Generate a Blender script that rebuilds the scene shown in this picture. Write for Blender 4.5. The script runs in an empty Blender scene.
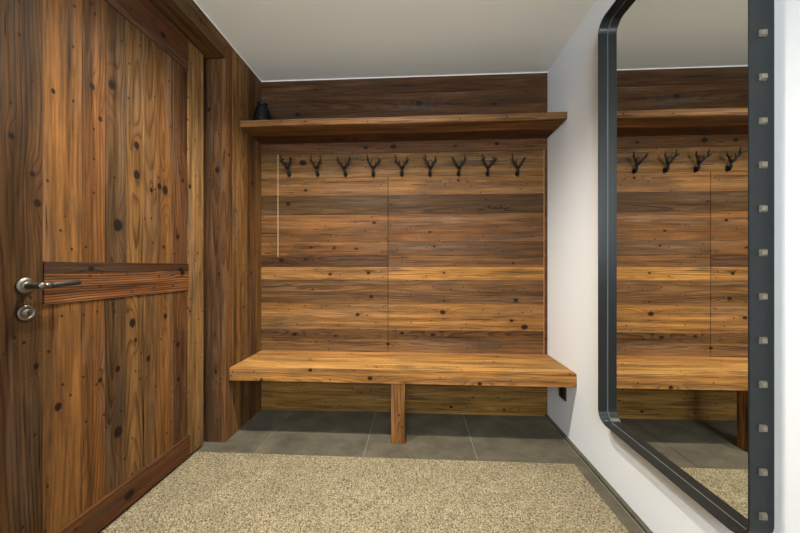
import bpy, bmesh, math, random
from mathutils import Vector, Matrix

scene = bpy.context.scene
C = scene.collection
PI = math.pi

# ------------------------------------------------------------------ camera
L, R, D, H = -1.13, 0.918, 2.178, 2.40        # left wall, right wall, back wall, ceiling
FRONT = -1.7                                   # wall behind the photographer
cam_d = bpy.data.cameras.new('camera')
cam = bpy.data.objects.new('camera', cam_d); C.objects.link(cam)
cam_d.sensor_width = 36.0
cam_d.lens = 305.0 / 800.0 * 36.0
cam_d.shift_y = 0.5 / 800.0
cam_d.clip_start = 0.02
cam.location = (0.0, 0.0, 1.042)
cam.rotation_euler = (PI / 2, 0.0, 0.052)
scene.camera = cam

# ------------------------------------------------------------------ world, lights, exposure
scene.view_settings.view_transform = 'Standard'
scene.view_settings.look = 'None'
scene.view_settings.gamma = 1.0
scene.view_settings.use_curve_mapping = False
scene.view_settings.exposure = 0.0

world = bpy.data.worlds.new('world'); scene.world = world
world.use_nodes = True
bg = world.node_tree.nodes['Background']
bg.inputs['Color'].default_value = (0.75, 0.87, 1.0, 1)
bg.inputs['Strength'].default_value = 1.0

def area(name, loc, rot, sx, sy, power, col, spread=PI):
    l = bpy.data.lights.new(name, 'AREA'); l.shape = 'RECTANGLE'
    l.size, l.size_y = sx, sy; l.energy = power; l.color = col; l.spread = spread
    o = bpy.data.objects.new(name, l); C.objects.link(o)
    o.location = loc; o.rotation_euler = rot
    return o

# daylight through the glazed opening in the wall behind the camera
area('daylight_window', (-0.08, FRONT - 0.02, 1.72), (PI / 2, 0, 0), 1.2, 1.1, 104.0, (0.80, 0.91, 1.0))

DOWNLIGHTS = [(-0.58, 1.22), (-0.14, 1.22), (-0.58, 0.05), (-0.14, 0.05)]  # front pair casts the bench shadow; rear pair is added weak fill
def downlight_lamp(x, y, power):
    l = bpy.data.lights.new('downlight_lamp', 'SPOT')
    l.energy = power; l.color = (1.0, 0.93, 0.82); l.spot_size = math.radians(136); l.spot_blend = 0.9
    l.shadow_soft_size = 0.04
    o = bpy.data.objects.new('downlight_lamp', l); C.objects.link(o)
    o.location = (x, y, H - 0.012)
    return o
for (x, y), p in zip(DOWNLIGHTS, (156, 156, 6, 6)):
    downlight_lamp(x, y, p)

# ------------------------------------------------------------------ helpers: materials
def lin(c):
    return tuple((v / 255.0 / 12.92) if v / 255.0 <= 0.04045 else ((v / 255.0 + 0.055) / 1.055) ** 2.4 for v in c)

class NT:
    """small node-expression builder"""
    def __init__(self, name):
        self.m = bpy.data.materials.new(name); self.m.use_nodes = True
        self.t = self.m.node_tree; self.t.nodes.clear()
        self.out = self.t.nodes.new('ShaderNodeOutputMaterial')
        self.b = self.t.nodes.new('ShaderNodeBsdfPrincipled')
        self.t.links.new(self.b.outputs[0], self.out.inputs[0])
    def put(self, sock, v):
        if isinstance(v, bpy.types.NodeSocket): self.t.links.new(v, sock)
        else: sock.default_value = v
    def attr(self, n, out='Vector'):
        a = self.t.nodes.new('ShaderNodeAttribute'); a.attribute_name = n
        return a.outputs[out]
    def math(self, op, a, b=0.0, c=0.0, clamp=False):
        n = self.t.nodes.new('ShaderNodeMath'); n.operation = op; n.use_clamp = clamp
        self.put(n.inputs[0], a); self.put(n.inputs[1], b); self.put(n.inputs[2], c)
        return n.outputs[0]
    def add(self, a, b): return self.math('ADD', a, b)
    def sub(self, a, b): return self.math('SUBTRACT', a, b)
    def mul(self, a, b): return self.math('MULTIPLY', a, b)
    def sep(self, v):
        n = self.t.nodes.new('ShaderNodeSeparateXYZ'); self.put(n.inputs[0], v); return n.outputs
    def comb(self, x, y, z):
        n = self.t.nodes.new('ShaderNodeCombineXYZ')
        for i, v in enumerate((x, y, z)): self.put(n.inputs[i], v)
        return n.outputs[0]
    def noise(self, vec, scale, detail=3.0, rough=0.55, dist=0.0):
        n = self.t.nodes.new('ShaderNodeTexNoise')
        self.put(n.inputs['Vector'], vec); n.inputs['Scale'].default_value = scale
        n.inputs['Detail'].default_value = detail; n.inputs['Roughness'].default_value = rough
        n.inputs['Distortion'].default_value = dist
        return n.outputs[0]
    def voro(self, vec, scale, rand=1.0, out='Distance', dim='3D'):
        n = self.t.nodes.new('ShaderNodeTexVoronoi'); n.voronoi_dimensions = dim
        self.put(n.inputs['Vector'], vec); n.inputs['Scale'].default_value = scale
        n.inputs['Randomness'].default_value = rand
        return n.outputs[out]
    def mrange(self, v, a, b, c, d, smooth=False):
        n = self.t.nodes.new('ShaderNodeMapRange')
        if smooth: n.interpolation_type = 'SMOOTHSTEP'
        for i, x in enumerate((v, a, b, c, d)): self.put(n.inputs[i], x)
        return n.outputs[0]
    def mix(self, f, a, b, mode='MIX'):
        n = self.t.nodes.new('ShaderNodeMix'); n.data_type = 'RGBA'; n.blend_type = mode
        self.put(n.inputs[0], f)
        for i, v in ((6, a), (7, b)):
            self.put(n.inputs[i], v if isinstance(v, bpy.types.NodeSocket) else (tuple(v) + (1.0,))[:4])
        return n.outputs[2]
    def vscale(self, col, f):
        n = self.t.nodes.new('ShaderNodeVectorMath'); n.operation = 'SCALE'
        self.put(n.inputs[0], col); self.put(n.inputs['Scale'], f); return n.outputs[0]
    def bump(self, h, strength, dist):
        n = self.t.nodes.new('ShaderNodeBump'); n.inputs['Strength'].default_value = strength
        n.inputs['Distance'].default_value = dist; self.put(n.inputs['Height'], h)
        self.t.links.new(n.outputs[0], self.b.inputs['Normal'])
    def final(self, col, rough=0.6, spec=0.35, metal=0.0):
        if not isinstance(col, bpy.types.NodeSocket): col = tuple(col)[:3] + (1,)
        self.put(self.b.inputs['Base Color'], col); self.put(self.b.inputs['Roughness'], rough)
        self.put(self.b.inputs['Specular IOR Level'], spec); self.put(self.b.inputs['Metallic'], metal)
        return self.m

def wood_material():
    """old sun-burnt spruce: solid ring pattern in each plank's own grain space"""
    n = NT('reclaimed_wood')
    p = n.attr('grain'); tint = n.attr('tint', 'Color'); pith = n.sep(n.attr('pith'))
    ring_amt = n.attr('rings', 'Fac')
    s = n.sep(p); x, y, z = s[0], s[1], s[2]
    # slow wander of the grain along the board
    wv = n.comb(n.mul(x, 1.1), n.mul(y, 2.2), n.mul(z, 2.2))
    w1 = n.sub(n.noise(wv, 1.0, 1.0, 0.4), 0.5)
    w2 = n.sub(n.noise(n.comb(n.mul(x, 3.0), n.mul(y, 9.0), n.mul(z, 9.0)), 1.0, 2.0, 0.5), 0.5)
    yy = n.add(n.sub(y, pith[0]), n.mul(w1, 0.09))
    zz = n.add(z, n.add(pith[1], n.mul(n.sub(n.noise(n.comb(n.mul(x, 0.9), 3.3, pith[2]), 1.0, 0.5, 0.4), 0.5), 0.11)))
    r = n.math('SQRT', n.add(n.mul(yy, yy), n.mul(zz, zz)))
    r = n.add(r, n.mul(w2, 0.012))
    # knots
    core = None; halo = None
    for i in range(4):
        k = n.sep(n.attr('knot%d' % i))
        dx = n.mul(n.sub(x, k[0]), 0.75); dy = n.sub(y, k[1])
        wob = n.mul(w2, 0.02)
        d = n.add(n.math('SQRT', n.add(n.mul(dx, dx), n.mul(dy, dy))), wob)
        q = n.math('DIVIDE', d, n.math('MAXIMUM', k[2], 0.0005))
        has = n.math('GREATER_THAN', k[2], 0.0006)
        c_ = n.mul(n.mrange(q, 0.65, 1.15, 1.0, 0.0, True), has)
        # stretched halo along the grain
        dx2 = n.mul(dx, 0.32)
        q2 = n.math('DIVIDE', n.math('SQRT', n.add(n.mul(dx2, dx2), n.mul(dy, dy))), n.math('MAXIMUM', k[2], 0.0005))
        h_ = n.mul(n.math('EXPONENT', n.mul(n.mul(q2, q2), -0.42)), has)
        r = n.add(r, n.mul(n.mul(h_, k[2]), 1.5))
        core = c_ if core is None else n.math('MAXIMUM', core, c_)
        halo = h_ if halo is None else n.math('MAXIMUM', halo, h_)
    # annual rings: slow ramp to the late wood, sharp drop
    ph = n.math('FRACT', n.mul(r, 100.0))
    late = n.mrange(ph, 0.45, 0.93, 0.0, 1.0, True)
    fall = n.mrange(ph, 0.93, 1.0, 1.0, 0.0)
    late = n.mul(late, fall)
    ringvar = n.mrange(n.noise(n.comb(n.mul(x, 0.7), n.mul(y, 14.0), z), 1.0, 2.0), 0.32, 0.66, 0.15, 1.0)
    late = n.math('MINIMUM', n.mul(n.mul(late, n.math('MAXIMUM', ringvar, n.sub(ring_amt, 0.75))), ring_amt), 1.35)
    # fibres
    f1 = n.noise(n.comb(n.mul(x, 5.0), n.mul(y, 115.0), n.mul(z, 115.0)), 1.0, 3.0, 0.6)
    f2 = n.noise(n.comb(n.mul(x, 1.3), n.mul(y, 36.0), n.mul(z, 36.0)), 1.0, 3.0, 0.6)
    # saw marks across the boards
    saw = n.noise(n.comb(n.mul(x, 210.0), n.mul(y, 9.0), n.mul(z, 9.0)), 1.0, 1.0, 0.5)
    # blotchy weathering
    st = n.noise(n.comb(n.mul(x, 1.7), n.mul(y, 7.0), n.mul(z, 7.0)), 1.0, 4.0, 0.62, 0.6)
    stain = n.mrange(st, 0.50, 0.72, 0.0, 1.0, True)
    glow = n.mrange(st, 0.30, 0.45, 1.0, 0.0, True)
    # dark drying cracks
    cr = n.noise(n.comb(n.mul(x, 2.2), n.mul(y, 75.0), n.mul(z, 75.0)), 1.0, 2.0, 0.5, 0.2)
    crack = n.mrange(cr, 0.655, 0.72, 0.0, 1.0, True)
    # small nail and worm holes
    hv = n.voro(n.comb(n.mul(x, 9.0), n.mul(y, 11.0), 0.0), 1.0, 1.0, dim='2D')
    hole = n.mul(n.mrange(hv, 0.030, 0.065, 1.0, 0.0, True), n.math('GREATER_THAN', st, 0.46))
    # broad streaks of lighter and darker wood along the board
    bs = n.noise(n.comb(n.mul(x, 0.8), n.mul(y, 17.0), n.mul(z, 17.0)), 1.0, 3.0, 0.6, 0.3)
    gv = n.noise(n.comb(n.mul(x, 1.1), n.mul(y, 10.0), n.add(z, 5.0)), 1.0, 3.0, 0.6, 0.4)
    grey = n.mrange(gv, 0.48, 0.70, 0.0, 1.0, True)
    fine = n.add(n.mul(n.sub(f1, 0.5), 1.9), n.add(n.mul(n.sub(f2, 0.5), 2.3), n.mul(n.sub(saw, 0.5), 0.22)))
    m = n.add(n.add(1.10, fine), n.mul(n.sub(bs, 0.5), 1.7))
    m = n.mul(m, n.sub(1.0, n.mul(late, 0.70)))
    m = n.mul(m, n.add(1.0, n.mul(glow, 0.22)))
    m = n.math('MAXIMUM', m, 0.12)
    col = n.vscale(tint, m)
    col = n.mix(n.mul(stain, 0.70), col, n.mix(0.45, n.vscale(tint, 0.50), (0.050, 0.036, 0.022)))
    col = n.mix(n.mul(grey, 0.32), col, n.mix(0.5, n.vscale(col, 0.80), n.vscale((0.135, 0.118, 0.092), m)))
    # a redder late wood
    col = n.mix(n.mul(late, 0.35), col, n.mix(1.0, col, (1.15, 0.82, 0.62), 'MULTIPLY'))
    col = n.mix(n.mul(halo, 0.40), col, n.mix(1.0, col, (0.62, 0.46, 0.36), 'MULTIPLY'))
    col = n.mix(n.mul(core, 0.95), col, (0.008, 0.005, 0.003))
    col = n.mix(n.mul(crack, 0.80), col, (0.012, 0.008, 0.005))
    col = n.mix(n.mul(hole, 0.85), col, (0.010, 0.006, 0.004))
    hgt = n.sub(n.add(n.mul(f1, 0.35), n.add(n.mul(f2, 0.5), n.mul(saw, 0.15))), n.add(n.mul(late, -0.35), n.add(crack, hole)))
    n.bump(hgt, 0.45, 0.0022)
    rough = n.mrange(f2, 0.3, 0.7, 0.52, 0.72)
    return n.final(col, rough, 0.14)

def plain(name, col, rough=0.6, spec=0.4, metal=0.0, noise_scale=None, amt=0.1, bump=0.0, bd=0.001):
    n = NT(name)
    g = n.t.nodes.new('ShaderNodeTexCoord').outputs['Object']
    c = tuple(col)
    if noise_scale:
        v = n.noise(g, noise_scale, 4.0, 0.6)
        f = n.mrange(v, 0.3, 0.7, 1.0 - amt, 1.0 + amt)
        rgb = n.t.nodes.new('ShaderNodeRGB'); rgb.outputs[0].default_value = c[:3] + (1,)
        c = n.vscale(rgb.outputs[0], f)
        if bump: n.bump(v, bump, bd)
    return n.final(c, rough, spec, metal)

def carpet_material():
    n = NT('loop_carpet')
    g = n.t.nodes.new('ShaderNodeTexCoord').outputs['Object']
    v = n.voro(g, 210.0, 1.0)
    vc = n.sep(n.voro(g, 210.0, 1.0, 'Color'))
    s1 = n.noise(g, 150.0, 2.0, 0.6)
    s2 = n.noise(g, 7.0, 3.0, 0.6)
    base = n.mix(n.mrange(vc[0], 0.1, 0.9, 0.0, 1.0), lin((162, 147, 114)), lin((208, 193, 158)))
    base = n.mix(n.mrange(n.add(n.mul(s1, 0.7), n.mul(vc[1], 0.3)), 0.52, 0.66, 0.0, 0.84), base, lin((78, 66, 46)))
    base = n.mix(n.mrange(v, 0.45, 0.85, 0.0, 0.6), base, lin((74, 62, 44)))
    base = n.vscale(base, n.mrange(s2, 0.3, 0.7, 0.60, 0.76))
    n.bump(n.add(n.mul(v, -1.0), n.mul(s1, 0.6)), 0.9, 0.004)
    return n.final(base, 0.95, 0.1)

def tile_material():
    n = NT('stone_tile')
    g = n.t.nodes.new('ShaderNodeTexCoord').outputs['Object']
    a = n.noise(g, 6.0, 5.0, 0.65); b = n.noise(g, 110.0, 3.0, 0.7)
    sg = n.sep(g)
    c = n.noise(n.comb(n.mul(sg[0], 3.0), n.mul(sg[1], 40.0), 0.0), 1.0, 3.0, 0.6)
    col = n.mix(n.mrange(a, 0.3, 0.7, 0.0, 1.0), lin((70, 65, 54)), lin((102, 95, 80)))
    col = n.vscale(col, n.add(n.mrange(b, 0.3, 0.7, 0.82, 1.16), n.mul(n.sub(c, 0.5), 0.35)))
    n.bump(b, 0.25, 0.0008)
    return n.final(col, n.mrange(a, 0.3, 0.7, 0.50, 0.66), 0.14)

M_WOOD = wood_material()
M_WALL = plain('white_plaster', (0.80, 0.825, 0.845), 0.85, 0.2, 0, 260.0, 0.012, 0.08, 0.0006)
M_CEIL = plain('ceiling_paint', (0.86, 0.84, 0.765), 0.9, 0.15, 0, 200.0, 0.01)
M_TILE = tile_material()
M_GROUT = plain('grout', lin((150, 143, 128)), 0.9, 0.2, 0, 80.0, 0.12)
M_CARPET = carpet_material()
M_DARK = plain('black_recess', (0.006, 0.006, 0.005), 0.9, 0.1)
M_STEEL = plain('brushed_steel', (0.22, 0.20, 0.17), 0.42, 0.5, 1.0, 60.0, 0.06)
M_LEATHER = plain('dark_leather', (0.014, 0.013, 0.013), 0.55, 0.4, 0, 220.0, 0.3, 0.3, 0.0008)
M_FRAME = plain('dark_steel', (0.015, 0.017, 0.017), 0.32, 0.22, 0.0, 30.0, 0.10)
M_LIP = plain('grey_lip', (0.10, 0.10, 0.09), 0.4, 0.4)
M_STUD = plain('stud_brass', (0.17, 0.15, 0.11), 0.5, 0.3, 0.3, 120.0, 0.15)
M_MIRROR = plain('mirror_glass', (0.88, 0.89, 0.86), 0.0, 0.5, 1.0)
M_IRON = plain('black_iron', (0.005, 0.0045, 0.004), 0.6, 0.25, 0.0, 90.0, 0.25, 0.4, 0.001)
M_CERAMIC = plain('black_glaze', (0.003, 0.0032, 0.0036), 0.55, 0.18, 0, 40.0, 0.2)
M_STRIP = plain('pale_strip', lin((206, 172, 122)), 0.5, 0.4)
M_PLASTIC = plain('black_plastic', (0.015, 0.013, 0.011), 0.4, 0.5)
M_BEAD = plain('white_bead', (0.82, 0.81, 0.78), 0.8, 0.2)
M_LENS = plain('lamp_lens', (0.9, 0.88, 0.82), 0.5, 0.3)
M_LENS.node_tree.nodes['Principled BSDF'].inputs['Emission Color'].default_value = (1.0, 0.93, 0.82, 1)
M_LENS.node_tree.nodes['Principled BSDF'].inputs['Emission Strength'].default_value = 6.0
M_LAMP = plain('white_enamel', (0.85, 0.85, 0.84), 0.4, 0.5)

# ------------------------------------------------------------------ helpers: meshes
AX = {'X': (0, 1, 2), 'Y': (1, 2, 0), 'Z': (2, 0, 1)}

def link(name, me, parent=None):
    o = bpy.data.objects.new(name, me); C.objects.link(o)
    if parent is not None: o.parent = parent
    return o

def thing(name, label, cat, loc=(0, 0, 0), group=None, kind=None):
    o = bpy.data.objects.new(name, None); C.objects.link(o); o.location = loc
    o.empty_display_size = 0.05
    tag(o, label, cat, group, kind)
    return o

def tag(o, label=None, cat=None, group=None, kind=None):
    if label: o['label'] = label
    if cat: o['category'] = cat
    if group: o['group'] = group
    if kind: o['kind'] = kind
    return o

def box_bm(lo, hi, bevel=0.0, segs=1):
    bm = bmesh.new()
    bmesh.ops.create_cube(bm, size=1.0)
    lo, hi = Vector(lo), Vector(hi)
    for v in bm.verts:
        v.co = Vector([(lo[i] + hi[i]) / 2 + v.co[i] * (hi[i] - lo[i]) for i in range(3)])
    if bevel > 0:
        bmesh.ops.bevel(bm, geom=list(bm.edges), offset=bevel, segments=segs, affect='EDGES', profile=0.6)
    return bm

def obj_bm(name, bm, mat, parent=None, smooth=False, origin=None):
    if origin is not None:
        bmesh.ops.translate(bm, verts=bm.verts, vec=-Vector(origin))
    bmesh.ops.recalc_face_normals(bm, faces=bm.faces)
    me = bpy.data.meshes.new(name); bm.to_mesh(me); bm.free()
    if smooth:
        for p in me.polygons: p.use_smooth = True
    me.materials.append(mat)
    o = link(name, me, parent)
    if origin is not None and parent is None: o.location = origin
    return o

GAIN = 0.53
class Planks:
    """boards gathered into one mesh; every board carries its own grain space"""
    def __init__(self):
        self.v, self.f, self.g, self.t, self.p, self.k, self.r = [], [], [], [], [], [], []
    def add(self, lo, hi, axis, col, seed, face='-Y', knots=(), rings=0.8, bevel=0.0016, pith=None, ref=None, wob=0.0, gain=1.0):
        """axis: grain direction; face: side whose normal looks into the room (depth axis)
        knots: (position along axis, position across, radius) in scene coordinates"""
        rnd = random.Random(seed * 7919 + 13)
        bm = box_bm(lo, hi, bevel)
        if wob:
            a = 'XYZ'.index(axis)
            cuts = 14
            es = [e for e in bm.edges if abs((e.verts[0].co - e.verts[1].co)[a]) > 0.5 * (hi[a] - lo[a])]
            bmesh.ops.subdivide_edges(bm, edges=es, cuts=cuts, use_grid_fill=True)
            for v in bm.verts:
                t = v.co[a] * 3.7 + seed
                n_ = math.sin(t * 2.1) * 0.5 + math.sin(t * 5.3 + 1.0) * 0.3 + math.sin(t * 11.7) * 0.2
                for i in range(3):
                    if i != a:
                        sgn = 1 if v.co[i] > (lo[i] + hi[i]) / 2 else -1
                        v.co[i] += sgn * n_ * wob
        d = 'XYZ'.index(face[1]); a = 'XYZ'.index(axis); b = 3 - a - d
        fr = hi[d] if face[0] == '+' else lo[d]; sg = -1 if face[0] == '+' else 1
        cb = (lo[b] + hi[b]) / 2 if ref is None else ref
        off = seed * 3.17
        w = hi[b] - lo[b]
        if pith is None: pith = (rnd.uniform(-0.45, 0.45) * w, rnd.uniform(0.02, 0.07), seed * 1.7)
        else: pith = (pith[0], pith[1], seed * 1.7)
        base = len(self.v)
        bm.verts.ensure_lookup_table()
        kk = [(k[0] + off, k[1] - cb, k[2]) for k in knots][:4]
        kk += [(0, 0, 0)] * (4 - len(kk))
        c = lin(col); lum = 0.3 * c[0] + 0.6 * c[1] + 0.1 * c[2]
        c = tuple(min(0.9, GAIN * gain * (x * 1.0 * q)) for x, q in zip(c, (1.0, 0.975, 0.88))) + (1.0,)
        for v in bm.verts:
            self.v.append(v.co.copy())
            self.g.append((v.co[a] + off, v.co[b] - cb, (v.co[d] - fr) * sg))
            self.t.append(c); self.p.append(pith); self.k.append(kk); self.r.append(rings)
        for f in bm.faces: self.f.append([base + v.index for v in f.verts])
        bm.free()
    def build(self, name, parent=None, origin=(0, 0, 0)):
        o_ = Vector(origin)
        me = bpy.data.meshes.new(name)
        me.from_pydata([tuple(v - o_) for v in self.v], [], self.f); me.update()
        bm = bmesh.new(); bm.from_mesh(me); bmesh.ops.recalc_face_normals(bm, faces=bm.faces); bm.to_mesh(me); bm.free()
        def put(n, ty, data, key):
            a = me.attributes.new(n, ty, 'POINT')
            a.data.foreach_set(key, [x for d in data for x in (d if isinstance(d, tuple) else (d,))])
        put('grain', 'FLOAT_VECTOR', self.g, 'vector')
        put('pith', 'FLOAT_VECTOR', self.p, 'vector')
        put('tint', 'FLOAT_COLOR', self.t, 'color')
        put('rings', 'FLOAT', self.r, 'value')
        for i in range(4): put('knot%d' % i, 'FLOAT_VECTOR', [k[i] for k in self.k], 'vector')
        me.materials.append(M_WOOD)
        o = link(name, me, parent)
        if parent is None: o.location = origin
        return o

def tube(bm, pts, radii, seg=8, caps=True, fat=1.0):
    radii = [r * fat for r in radii]
    pts = [Vector(p) for p in pts]
    rings = []
    for i, p in enumerate(pts):
        t = (pts[min(i + 1, len(pts) - 1)] - pts[max(i - 1, 0)]).normalized()
        u = t.orthogonal().normalized() if i == 0 else (u_prev - t * u_prev.dot(t)).normalized()
        u_prev = u
        w = t.cross(u)
        rings.append([bm.verts.new(p + (u * math.cos(2 * PI * k / seg) + w * math.sin(2 * PI * k / seg)) * radii[i]) for k in range(seg)])
    for a, b in zip(rings, rings[1:]):
        for k in range(seg):
            bm.faces.new((a[k], a[(k + 1) % seg], b[(k + 1) % seg], b[k]))
    if caps:
        bm.faces.new(rings[0][::-1]); bm.faces.new(rings[-1])

def lathe_bm(prof, seg=40, axis='Z', origin=(0, 0, 0)):
    """prof: (radius, height) list; revolve about the axis through origin"""
    bm = bmesh.new(); rings = []
    for r, h in prof:
        ring = []
        for k in range(seg):
            a = 2 * PI * k / seg; x, y = r * math.cos(a), r * math.sin(a)
            co = {'Z': (x, y, h), 'X': (h, x, y), 'Y': (y, h, x)}[axis]
            ring.append(bm.verts.new(Vector(co) + Vector(origin)))
        rings.append(ring)
    for a, b in zip(rings, rings[1:]):
        for k in range(seg): bm.faces.new((a[k], a[(k + 1) % seg], b[(k + 1) % seg], b[k]))
    bm.faces.new(rings[0][::-1]); bm.faces.new(rings[-1])
    return bm

def structure(o):
    o['kind'] = 'structure'; return o

# ------------------------------------------------------------------ room shell
# floor: grout bed with stone tiles
xs = [-1.36, -0.902, -0.288, 0.333, 0.896]
ys = [FRONT, -1.41, -0.81, -0.21, 0.39, 0.99, 1.588, D + 0.03]
fl = structure(obj_bm('floor', box_bm((-1.40, FRONT - 0.1, -0.08), (R + 0.08, D + 0.06, -0.0025)), M_GROUT))
bm = bmesh.new()
for i in range(len(xs) - 1):
    for j in range(len(ys) - 1):
        b = box_bm((xs[i] + 0.0014, ys[j] + 0.0014, -0.010), (xs[i + 1] - 0.0014, ys[j + 1] - 0.0014, 0.0), 0.0008)
        me = bpy.data.meshes.new('t'); b.to_mesh(me); b.free(); bm.from_mesh(me); bpy.data.meshes.remove(me)
tiles = obj_bm('floor_tiles', bm, M_TILE, fl)
# skirting strip of the same stone along the white wall
bm = bmesh.new()
for j in range(len(ys) - 1):
    b = box_bm((0.8985, ys[j] + 0.0014, -0.003), (R, ys[j + 1] - 0.0014, 0.014), 0.0012)
    me = bpy.data.meshes.new('t'); b.to_mesh(me); b.free(); bm.from_mesh(me); bpy.data.meshes.remove(me)
structure(obj_bm('baseboard_right', bm, M_TILE))

structure(obj_bm('ceiling', box_bm((-1.40, FRONT - 0.1, H), (R + 0.10, D + 0.10, H + 0.08)), M_CEIL))
structure(obj_bm('wall_right', box_bm((R, FRONT - 0.1, -0.05), (R + 0.08, D + 0.06, H)), M_WALL))
# thin white caulk beads where the ceiling meets the boards
structure(obj_bm('trim_1', box_bm((L, D - 0.006, H - 0.005), (R, D + 0.0, H), 0.001), M_BEAD))
structure(obj_bm('trim_2', box_bm((L, FRONT, H - 0.005), (L + 0.006, D - 0.006, H), 0.001), M_BEAD))

# wall behind the photographer, with a glazed opening that lets the daylight in
bm = bmesh.new()
for lo, hi in (((-1.40, FRONT - 0.1, -0.05), (-0.70, FRONT, H)), ((0.90, FRONT - 0.1, -0.05), (R, FRONT, H)),
               ((-0.70, FRONT - 0.1, 2.32), (0.90, FRONT, H)), ((-0.70, FRONT - 0.1, -0.05), (0.90, FRONT, 1.10))):
    b = box_bm(lo, hi); me = bpy.data.meshes.new('t'); b.to_mesh(me); b.free(); bm.from_mesh(me); bpy.data.meshes.remove(me)
structure(obj_bm('wall_front', bm, M_WALL))

# ---- wood-clad back wall
K = 1.0
W = Planks()
SEAM, SEAM2 = -0.199, -0.635
GX = 0.893
rows = [  # z0, z1, left colour, right colour, seed, knots, rings
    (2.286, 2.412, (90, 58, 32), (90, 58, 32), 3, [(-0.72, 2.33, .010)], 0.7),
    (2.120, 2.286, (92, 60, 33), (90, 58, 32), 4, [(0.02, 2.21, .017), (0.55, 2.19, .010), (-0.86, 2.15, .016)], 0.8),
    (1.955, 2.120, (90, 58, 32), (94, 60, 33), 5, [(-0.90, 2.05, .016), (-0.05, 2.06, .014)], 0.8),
    (1.858, 1.955, (112, 74, 42), (116, 76, 44), 6, [(-0.36, 1.90, .014), (-0.16, 1.905, .016), (0.28, 1.90, .012), (0.57, 1.91, .012)], 0.6),
    (1.690, 1.858, (140, 100, 58), (146, 103, 60), 7, [(-0.82, 1.80, .022), (-0.95, 1.79, .012)], 0.6),
    (1.556, 1.690, (142, 99, 56), (148, 103, 58), 8, [(-0.80, 1.60, .012), (0.30, 1.655, .012), (0.36, 1.648, .006)], 0.6),
    (1.420, 1.556, (92, 66, 38), (90, 63, 36), 9, [(-0.93, 1.50, .014), (-0.18, 1.49, .008), (0.56, 1.46, .010)], 1.0),
    (1.222, 1.420, (130, 88, 49), (126, 84, 47), 10, [(-0.30, 1.36, .008), (0.10, 1.29, .006)], 0.55),
    (1.128, 1.222, (140, 95, 54), (116, 79, 46), 11, [(-0.76, 1.185, .012), (-0.59, 1.18, .011), (-0.43, 1.175, .010), (0.13, 1.19, .010)], 1.0),
    (1.042, 1.128, (96, 62, 36), (120, 82, 46), 12, [(-0.98, 1.09, .016), (-0.80, 1.10, .010), (0.68, 1.07, .008)], 1.0),
    (0.950, 1.042, (166, 118, 66), (186, 132, 66), 13, [(-0.62, 0.99, .012), (-0.34, 1.00, .010), (0.20, 1.00, .008)], 0.9),
    (0.780, 0.950, (124, 88, 52), (128, 90, 54), 14, [(-0.32, 0.83, .012), (0.20, 0.80, .010), (0.70, 0.81, .010), (-0.75, 0.88, .006)], 1.0),
    (0.592, 0.780, (164, 116, 64), (168, 118, 62), 15, [(-0.42, 0.70, .010), (0.19, 0.72, .018), (0.67, 0.665, .008), (0.76, 0.62, .018)], 0.55),
    (0.520, 0.592, (112, 80, 46), (112, 76, 40), 16, [(-0.88, 0.555, .014), (-0.58, 0.545, .012), (-0.10, 0.57, .012), (0.12, 0.56, .013)], 1.0),
    (0.412, 0.520, (136, 98, 60), (132, 94, 58), 17, [(-0.20, 0.49, .009), (-0.72, 0.50, .006)], 0.7),
    (0.200, 0.412, (120, 88, 42), (122, 90, 44), 18, [(-0.60, 0.30, .010)], 0.6),
    (0.095, 0.200, (150, 110, 54), (148, 108, 54), 19, [(-0.40, 0.14, .008), (0.40, 0.12, .006)], 0.6),
    (-0.004, 0.095, (150, 110, 52), (146, 106, 52), 20, [(0.25, 0.05, .010), (0.62, 0.04, .008)], 0.8),
]
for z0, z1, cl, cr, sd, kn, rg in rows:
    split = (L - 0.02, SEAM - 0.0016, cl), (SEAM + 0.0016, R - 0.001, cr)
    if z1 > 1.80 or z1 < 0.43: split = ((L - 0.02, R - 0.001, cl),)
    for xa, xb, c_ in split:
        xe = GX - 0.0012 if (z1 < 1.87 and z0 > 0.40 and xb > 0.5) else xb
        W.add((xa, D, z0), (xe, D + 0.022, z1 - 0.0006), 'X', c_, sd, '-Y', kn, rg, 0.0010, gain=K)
        if xe != xb:
            W.add((GX + 0.0012, D, z0), (R - 0.001, D + 0.022, z1 - 0.0006), 'X', (104, 66, 40), sd + 50, '-Y', (), rg, 0.0010)
structure(W.build('wall_back'))
structure(obj_bm('trim_3', box_bm((GX - 0.0022, D - 0.003, 0.432), (GX + 0.0008, D + 0.004, 1.86)), plain('light_edge', lin((176, 128, 74)), 0.6)))

# ---- left wall: upright boards, door opening with lintel
W = Planks()
TH = 0.022
left = [  # y0, y1, colour, seed, knots(z), rings
    (1.757, 1.826, (132, 90, 54), 21, [(1.72, 1.79, .007), (0.35, 1.80, .010)], 0.9),
    (1.826, 1.905, (150, 108, 62), 22, [(1.40, 1.86, .006)], 1.0),
    (1.905, 1.992, (146, 104, 58), 23, [(0.78, 1.95, .008)], 0.9),
    (1.992, 2.100, (116, 78, 44), 24, [(1.62, 2.05, .014), (1.00, 2.04, .010)], 0.7),
    (2.100, 2.178, (138, 97, 54), 25, [(1.15, 2.14, .008)], 0.6),
]
for y0, y1, c_, sd, kn, rg in left:
    W.add((L - TH, y0, -0.004), (L, y1 - 0.0006, H), 'Z', c_, sd, '+X', kn, rg, 0.0012, gain=0.85)
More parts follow.
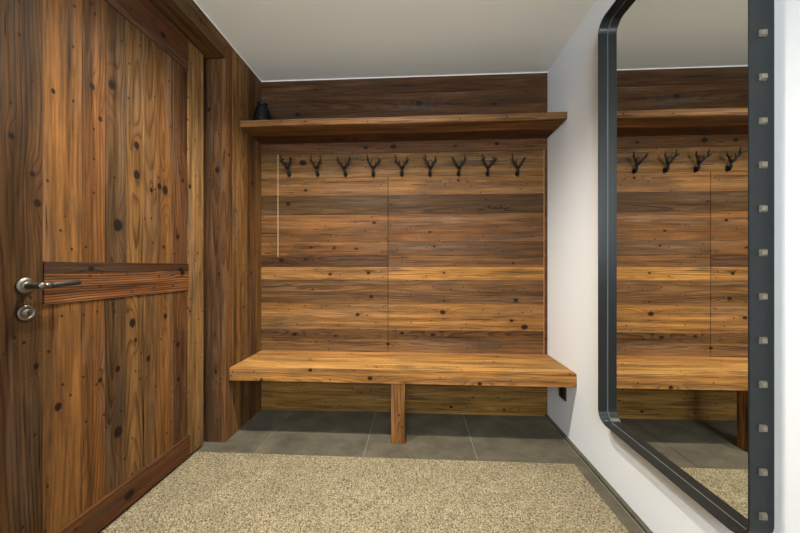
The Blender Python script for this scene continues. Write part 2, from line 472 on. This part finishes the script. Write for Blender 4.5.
# near side of the doorway (outside the picture)
y = FRONT
i = 0
while y < 0.76:
    y1 = min(y + 0.14, 0.772)
    W.add((L - TH, y, -0.004), (L, y1 - 0.0006, H), 'Z', ((132, 92, 52), (116, 78, 44), (146, 104, 58))[i % 3], 30 + i, '+X', (), 0.8, 0.0012)
    y = y1 + 0.0; i += 1
structure(W.build('wall_left'))
# lintel over the doorway
W = Planks()
W.add((L - 0.13, 0.772, 2.282), (L, 1.757, H), 'Y', (112, 80, 46), 41, '+X', [(1.55, 2.34, .012), (1.20, 2.33, .01)], 0.7, 0.003, wob=0.0012)
structure(W.build('trim_4'))
# deep jambs
W = Planks()
W.add((L - 0.165, 1.757, -0.004), (L - 0.085, 1.80, 2.282), 'Z', (92, 62, 36), 42, '-Y', [(1.98, -1.235, .012)], 0.8, 0.0015)
W.add((L - 0.085, 1.756, -0.004), (L - TH, 1.80, 2.282), 'Z', (102, 68, 40), 43, '-Y', [(1.62, -1.18, .012), (0.42, -1.19, .010), (1.0, -1.17, .008)], 0.9, 0.002)
W.add((L - TH - 0.0, 1.7555, -0.004), (L - 0.0005, 1.757, 2.282), 'Z', (124, 86, 50), 44, '-Y', (), 0.9, 0.0002)
structure(W.build('trim_5'))
W = Planks()
W.add((L - 0.13, 0.73, -0.004), (L - TH, 0.772, 2.282), 'Z', (106, 68, 40), 45, '+Y', (), 0.9, 0.002)
structure(W.build('trim_6'))
# masonry behind boards
structure(obj_bm('wall_left_core', box_bm((-1.40, 1.80, -0.05), (L - TH - 0.001, D + 0.10, H)), M_DARK))
structure(obj_bm('wall_back_core', box_bm((-1.40, D + 0.023, -0.05), (R + 0.08, D + 0.10, H)), M_DARK))
bm = box_bm((-1.40, FRONT - 0.1, -0.05), (L - TH - 0.001, 0.73, H))
structure(obj_bm('wall_left_near_core', bm, M_DARK))
structure(obj_bm('wall_left_door_core', box_bm((-1.40, 0.73, -0.05), (-1.30, 1.80, H)), M_DARK))

# ---- door
DX = -1.232           # room face of the boards
door = thing('door_1', 'tall rustic plank door with dark rails in the left wall', 'door', (DX, 0.78, 0.0), None, 'structure')
OR = door.location.copy()
def dpart(name, W):
    return W.build(name, door, OR)
DY0, DY1, DZ0, DZ1 = 0.778, 1.707, 0.018, 2.272
W = Planks()
planks = [
    (0.944, 1.066, (158, 108, 58), 51, [(1.22, 1.01, .007), (1.64, 0.975, .006), (0.56, 0.99, .010)], 0.35),
    (1.066, 1.150, (144, 95, 50), 52, [(1.73, 1.10, .010), (0.60, 1.13, .011), (1.62, 1.13, .008)], 1.0),
    (1.150, 1.238, (116, 84, 52), 53, [(1.78, 1.175, .018), (1.215, 1.20, .020), (0.62, 1.20, .010), (0.36, 1.20, .020)], 1.0),
    (1.238, 1.325, (152, 110, 64), 54, [(1.58, 1.285, .014), (1.45, 1.285, .016), (0.80, 1.265, .016), (0.72, 1.28, .008)], 1.0),
    (1.325, 1.391, (140, 100, 60), 55, [(0.62, 1.345, .012), (0.93, 1.36, .006), (1.4, 1.36, .008)], 0.9),
    (1.391, 1.490, (150, 102, 56), 56, [(1.42, 1.44, .020), (1.43, 1.405, .012), (0.80, 1.44, .012), (1.14, 1.43, .008)], 0.7),
    (1.490, 1.585, (120, 78, 46), 57, [(1.20, 1.52, .012), (0.64, 1.52, .012), (1.50, 1.55, .010), (0.46, 1.52, .012)], 0.8),
]
for y0, y1, c_, sd, kn, rg in planks:
    W.add((DX - 0.030, y0, DZ0 + 0.01), (DX, y1 - 0.0008, DZ1 - 0.01), 'Z', c_, sd, '+X', kn, rg, 0.0016, gain=0.72)
dpart('panel_boards', W)
W = Planks()
W.add((DX - 0.034, DY0, DZ0), (DX + 0.004, 0.944, DZ1), 'Z', (92, 64, 36), 58, '+X', [(1.44, 0.865, .009), (1.34, 0.915, .009), (1.25, 0.928, .013), (0.72, 0.925, .008)], 1.1, 0.002)
dpart('stile', W)
W = Planks()
W.add((DX - 0.034, 1.586, DZ0), (DX + 0.003, DY1, DZ1), 'Z', (150, 111, 68), 59, '+X', [(1.48, 1.60, .010), (0.80, 1.60, .010), (1.75, 1.64, .006), (1.12, 1.66, .005)], 0.7, 0.002)
dpart('stile', W)
W = Planks()
W.add((DX - 0.030, 0.945, 2.098), (DX + 0.006, 1.585, DZ1), 'Y', (98, 60, 34), 60, '+X', [(1.42, 2.17, .015), (1.10, 2.20, .012)], 0.8, 0.0025)
dpart('top_rail', W)
W = Planks()
W.add((DX - 0.030, 0.945, 1.0205), (DX + 0.007, 1.586, 1.060), 'Y', (80, 50, 31), 61, '+X', [(1.53, 1.028, .012), (1.09, 1.035, .008)], 1.0, 0.0010, pith=(0.02, 0.012))
W.add((DX - 0.030, 0.945, 0.917), (DX + 0.007, 1.586, 1.020), 'Y', (138, 88, 50), 66, '+X', [(1.54, 1.010, .012)], 1.6, 0.0010, pith=(0.16, 0.012))
dpart('middle_rail', W)
W = Planks()
W.add((DX - 0.030, 0.945, 0.020), (DX + 0.012, 1.592, 0.134), 'Y', (106, 66, 38), 62, '+X', [(1.24, 0.07, .020)], 1.2, 0.003, wob=0.0008)
dpart('bottom_rail', W)
# lever handle and lock rosette
def door_lathe(name, prof, y, z, mat, parent, x0=DX + 0.004):
    bm = lathe_bm(prof, 40, 'X', (x0, y, z)); 
    o = obj_bm(name, bm, mat, parent, True)
    o.data.transform(Matrix.Translation(-OR))
    return o
hy, hz = 0.897, 0.983
hd = door_lathe('handle', [(0.0255, -0.002), (0.0255, 0.004), (0.0235, 0.007), (0.015, 0.0082), (0.012, 0.0085), (0.0095, 0.010), (0.0092, 0.044), (0.0105, 0.047), (0.0105, 0.060), (0.009, 0.0625)], hy, hz, M_STEEL, door)
tag(hd, 'brushed steel lever handle with black grip')
bm = bmesh.new(); X = DX + 0.057
tube(bm, [(X, hy + 0.004, hz + 0.0005), (X, hy + 0.016, hz + 0.001), (X + 0.0005, hy + 0.030, hz + 0.0015)], [0.0088, 0.0085, 0.0083], 20)
o = obj_bm('lever_neck', bm, M_STEEL, hd, True); o.data.transform(Matrix.Translation(-OR))
bm = bmesh.new()
tube(bm, [(X, hy + 0.026, hz + 0.001), (X, hy + 0.028, hz + 0.001), (X, hy + 0.07, hz + 0.004), (X, hy + 0.109, hz + 0.006), (X, hy + 0.1115, hz + 0.006)], [0.0078, 0.0092, 0.0090, 0.0088, 0.0070], 20)
o = obj_bm('grip', bm, M_LEATHER, hd, True); o.data.transform(Matrix.Translation(-OR))
lk = door_lathe('lock_rosette', [(0.0250, -0.002), (0.0250, 0.004), (0.0230, 0.0065), (0.0150, 0.0075), (0.0142, 0.0050), (0.0120, 0.0050), (0.0112, 0.0085), (0.010, 0.0095)], 0.899, 0.897, M_STEEL, door)
bm = box_bm((DX + 0.010, 0.8975, 0.890), (DX + 0.0145, 0.9005, 0.902), 0.0005)
o = obj_bm('keyhole', bm, M_IRON, lk); o.data.transform(Matrix.Translation(-OR))

# ------------------------------------------------------------------ entrance carpet
bm = box_bm((-1.232, -1.30, 0.0), (0.832, 1.650, 0.007), 0.002)
tag(obj_bm('carpet', bm, M_CARPET), 'beige speckled loop carpet laid on the dark stone tile floor', 'carpet')

# ------------------------------------------------------------------ bench
BY = 1.790; BZ0, BZ1 = 0.353, 0.432
bench = thing('bench', 'long golden wooden wall bench on one square post', 'bench', (0, BY, 0))
OB = Vector((0, BY, 0))
W = Planks()
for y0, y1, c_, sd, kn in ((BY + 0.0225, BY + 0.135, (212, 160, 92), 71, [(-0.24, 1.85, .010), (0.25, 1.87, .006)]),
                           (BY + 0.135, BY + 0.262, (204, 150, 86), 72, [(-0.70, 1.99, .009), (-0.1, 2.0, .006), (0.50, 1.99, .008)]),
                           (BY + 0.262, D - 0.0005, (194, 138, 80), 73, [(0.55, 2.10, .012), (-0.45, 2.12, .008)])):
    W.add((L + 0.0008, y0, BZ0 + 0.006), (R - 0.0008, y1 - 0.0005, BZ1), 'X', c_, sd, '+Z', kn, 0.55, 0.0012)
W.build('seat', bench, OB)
W = Planks()
W.add((L + 0.0008, BY, BZ0), (R - 0.0008, BY + 0.022, BZ1 + 0.0005), 'X', (184, 128, 68), 74, '-Y', [(-0.27, 0.385, .013), (-0.63, 0.425, .009), (0.37, 0.365, .010), (-0.93, 0.362, .007)], 0.8, 0.0035, wob=0.0008)  # tinted darker than the seat; the lighting difference sits in the colour
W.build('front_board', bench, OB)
W = Planks()
W.add((-0.146, BY + 0.003, 0.0002), (-0.064, BY + 0.085, BZ0 + 0.006), 'Z', (168, 112, 60), 75, '-Y', [(0.17, -0.10, .005), (0.10, -0.08, .004)], 0.7, 0.002)
W.build('leg', bench, OB)

# ------------------------------------------------------------------ hat shelf
SY = 1.897; SZ0, SZ1 = 1.939, 1.983
shelf = thing('wall_shelf', 'long thick dark wood hat shelf above the row of hooks', 'shelf', (0, SY, SZ0))
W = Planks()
W.add((L + 0.0008, SY, SZ0), (R - 0.0008, SY + 0.15, SZ1), 'X', (146, 102, 60), 81, '-Y', [(-0.70, 1.965, .006)], 1.0, 0.005, pith=(-0.01, 0.014), wob=0.0016)  # front board tinted lighter, rear darker, to imitate bounce light beneath
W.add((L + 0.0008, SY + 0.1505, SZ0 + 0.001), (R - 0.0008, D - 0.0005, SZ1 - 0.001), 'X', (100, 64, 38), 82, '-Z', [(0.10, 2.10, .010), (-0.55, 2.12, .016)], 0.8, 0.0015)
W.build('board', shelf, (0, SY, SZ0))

# ------------------------------------------------------------------ coat hooks
ORD = ['first', 'second', 'third', 'fourth', 'fifth', 'sixth', 'seventh', 'eighth', 'ninth']
def coat_hook(i, x, z):
    rnd = random.Random(100 + i)
    t = thing('coat_hook', 'black antler-shaped coat hook, %s from the left in the row under the shelf' % ORD[i], 'coat hook', (x, D, z), 'antler coat hooks under the shelf')
    # screw foot on the wall with a curled root
    bm = lathe_bm([(0.013, 0.0003), (0.0135, -0.004), (0.010, -0.008), (0.0065, -0.012)], 18, 'Y')
    for v in bm.verts: v.co.z *= 1.35
    obj_bm('wall_foot', bm, M_IRON, t, True)
    j = rnd.uniform(-0.004, 0.004)
    fork = Vector((j, -0.032, 0.034))
    bm = bmesh.new()
    tube(bm, [(0, -0.006, -0.010), (0.001, -0.016, -0.008), (0.000, -0.024, 0.004), (j * 0.5, -0.029, 0.018), fork], [0.0072, 0.0078, 0.0074, 0.0068, 0.0066], 10, fat=1.22)
    # a small burr below
    tube(bm, [(0, -0.014, -0.008), (0.004, -0.024, -0.014), (0.006, -0.030, -0.013)], [0.006, 0.005, 0.0025], 8, fat=1.22)
    obj_bm('stem', bm, M_IRON, t, True)
    for s in (-1, 1):
        spread = rnd.uniform(0.034, 0.050); top = rnd.uniform(0.105, 0.128) if s < 0 else rnd.uniform(0.095, 0.118)
        bm = bmesh.new()
        a = fork + Vector((s * spread * 0.40, -0.010, 0.018))
        b = fork + Vector((s * spread * 0.80, -0.018, 0.042 + rnd.uniform(-.004, .004)))
        c = Vector((s * spread * rnd.uniform(0.95, 1.10) + j, fork.y - 0.020, top))
        tube(bm, [fork - Vector((0, 0, 0.004)), a, b, c], [0.0066, 0.0058, 0.0048, 0.0020], 9, fat=1.22)
        # outer tine
        d = b + Vector((s * rnd.uniform(0.014, 0.024), -0.010, rnd.uniform(0.008, 0.016)))
        tube(bm, [b - Vector((s * 0.003, 0, 0.006)), (b + d) / 2 + Vector((0, 0, -0.001)), d], [0.0045, 0.0038, 0.0018], 8, fat=1.22)
        # inner tine
        if rnd.random() < 0.75:
            e = a + Vector((-s * rnd.uniform(0.004, 0.012), -0.008, rnd.uniform(0.020, 0.036)))
            tube(bm, [a, (a + e) / 2 + Vector((s * .003, 0, 0)), e], [0.0048, 0.0036, 0.0018], 8, fat=1.22)
        if i in (0, 7):
            e = b + Vector((-s * 0.014, 0.004, 0.026))
            tube(bm, [b, (b + e) / 2 + Vector((s * .003, 0, 0)), e], [0.0045, 0.0036, 0.0018], 8, fat=1.22)
        obj_bm('antler', bm, M_IRON, t, True)
hx = [-0.919, -0.710, -0.506, -0.305, -0.100, 0.099, 0.302, 0.503, 0.708]
for i, x in enumerate(hx):
    coat_hook(i, x, 1.716 - 0.0026 * i)

# pale upright strip on the boards left of the hooks
bm = box_bm((-1.0066, D - 0.003, 1.115), (-1.0036, D + 0.0005, 1.862), 0.0008)
tag(obj_bm('edge_strip', bm, M_STRIP, None, False, (-1.005, D, 1.115)), 'thin pale upright strip on the board wall at the left end of the hook row', 'strip')

# ------------------------------------------------------------------ black vase on the shelf
vz = SZ1 + 0.0015
prof = [(0.050, 0.0), (0.058, 0.004), (0.061, 0.012), (0.0605, 0.030)]
z = 0.030
for k, r in enumerate((0.060, 0.058, 0.055, 0.051, 0.047, 0.043, 0.039)):
    prof += [(r - 0.004, z + 0.001), (r + 0.0005, z + 0.006), (r + 0.0005, z + 0.010), (r - 0.003, z + 0.0145)]
    z += 0.0155
prof += [(0.030, z + 0.004), (0.029, z + 0.014), (0.033, z + 0.020), (0.034, z + 0.025), (0.031, z + 0.027), (0.026, z + 0.026), (0.024, z + 0.005)]
bm = lathe_bm(prof, 48, 'Z')
tag(obj_bm('vase', bm, M_CERAMIC, None, True), 'small black ribbed tapering vase at the left end of the shelf', 'vase').location = (-1.040, 2.02, vz)

# ------------------------------------------------------------------ mirror
MX = R - 0.060; MY0, MY1, MZ0, MZ1 = 0.831, 1.487, 0.321, 2.190; MR = 0.056
mir = thing('wall_mirror', 'tall mirror with rounded corners in a deep studded dark steel frame', 'mirror', (R, (MY0 + MY1) / 2, MZ0))
OM = Vector(mir.location)
def rr(inset, n=10):
    y0, y1, z0, z1, r = MY0 + inset, MY1 - inset, MZ0 + inset, MZ1 - inset, MR - inset
    pts = []
    for cy, cz, a0 in ((y1 - r, z1 - r, 0), (y0 + r, z1 - r, PI / 2), (y0 + r, z0 + r, PI), (y1 - r, z0 + r, 1.5 * PI)):
        for k in range(n + 1):
            a = a0 + PI / 2 * k / n; pts.append((cy + r * math.cos(a), cz + r * math.sin(a)))
    return pts
bm = bmesh.new()
T = 0.005
loops = []
for ins, x in ((0.0, R), (0.0, MX + 0.001), (0.001, MX), (T - 0.001, MX), (T, MX + 0.001), (T, R)):
    loops.append([bm.verts.new(Vector((x, y, z)) - OM) for y, z in rr(ins)])
N = len(loops[0])
for a, b in zip(loops, loops[1:] + loops[:1]):
    for k in range(N): bm.faces.new((a[k], a[(k + 1) % N], b[(k + 1) % N], b[k]))
o = obj_bm('frame', bm, M_FRAME, mir)
for p in o.data.polygons: p.use_smooth = False
bm = bmesh.new()
GXm = R - 0.018
lp = [[bm.verts.new(Vector((x, y, z)) - OM) for y, z in rr(T + 0.0003)] for x in (GXm, GXm + 0.003)]
bm.faces.new(lp[0]); bm.faces.new(lp[1][::-1])
for k in range(N): bm.faces.new((lp[0][k], lp[0][(k + 1) % N], lp[1][(k + 1) % N], lp[1][k]))
obj_bm('glass', bm, M_MIRROR, mir)
# pale rubber lip that holds the glass in the frame
bm = bmesh.new()
lp = [[bm.verts.new(Vector((x, y, z)) - OM) for y, z in rr(ins)] for ins, x in ((T + 0.0002, GXm - 0.0022), (T + 0.0022, GXm - 0.0006), (T + 0.0022, GXm - 0.0001), (T + 0.0002, GXm - 0.0001))]
for a, b in zip(lp, lp[1:] + lp[:1]):
    for k in range(N): bm.faces.new((a[k], a[(k + 1) % N], b[(k + 1) % N], b[k]))
obj_bm('glass_lip', bm, M_LIP, mir)
for k in range(16):
    z = 0.403 + k * 0.1126
    h = 0.0090
    bm = bmesh.new()
    ring = []
    for s_, yy in ((1.0, MY0 + 0.0002), (1.0, MY0 - 0.002), (0.62, MY0 - 0.0075), (0.5, MY0 - 0.008)):
        ring.append([bm.verts.new(Vector((0.8885 + sx * h * s_, yy, z + sz * h * s_)) - OM) for sx, sz in ((-1, -1), (1, -1), (1, 1), (-1, 1))])
    for a, b in zip(ring, ring[1:]):
        for q in range(4): bm.faces.new((a[q], a[(q + 1) % 4], b[(q + 1) % 4], b[q]))
    bm.faces.new(ring[-1]); bm.faces.new(ring[0][::-1])
    obj_bm('stud', bm, M_STUD, mir)

# ------------------------------------------------------------------ socket under the bench
sk = thing('wall_socket', 'small black power socket on the white wall under the bench', 'socket', (R, 1.950, 0.262))
obj_bm('cover_plate', box_bm((-0.009, -0.040, -0.040), (-0.0002, 0.040, 0.040), 0.002, 2), M_PLASTIC, sk)
bm = lathe_bm([(0.0205, -0.0088), (0.0205, -0.0105), (0.018, -0.0105), (0.018, -0.0092)], 32, 'X')
obj_bm('insert', bm, M_IRON, sk, True)

# ------------------------------------------------------------------ recessed ceiling lamps: front pair near the bench, rear pair added as fill
for i, (x, y) in enumerate(DOWNLIGHTS):
    t = thing('ceiling_downlight', 'small round white recessed ceiling lamp', 'ceiling light', (x, y, H), 'recessed ceiling lamps')
    obj_bm('lens', lathe_bm([(0.0335, -0.0004), (0.0335, -0.0015)], 32, 'Z'), M_LENS, t)
    obj_bm('trim_ring', lathe_bm([(0.045, -0.0002), (0.045, -0.004), (0.040, -0.006), (0.034, -0.004), (0.034, -0.0002)], 36, 'Z'), M_LAMP, t, True)
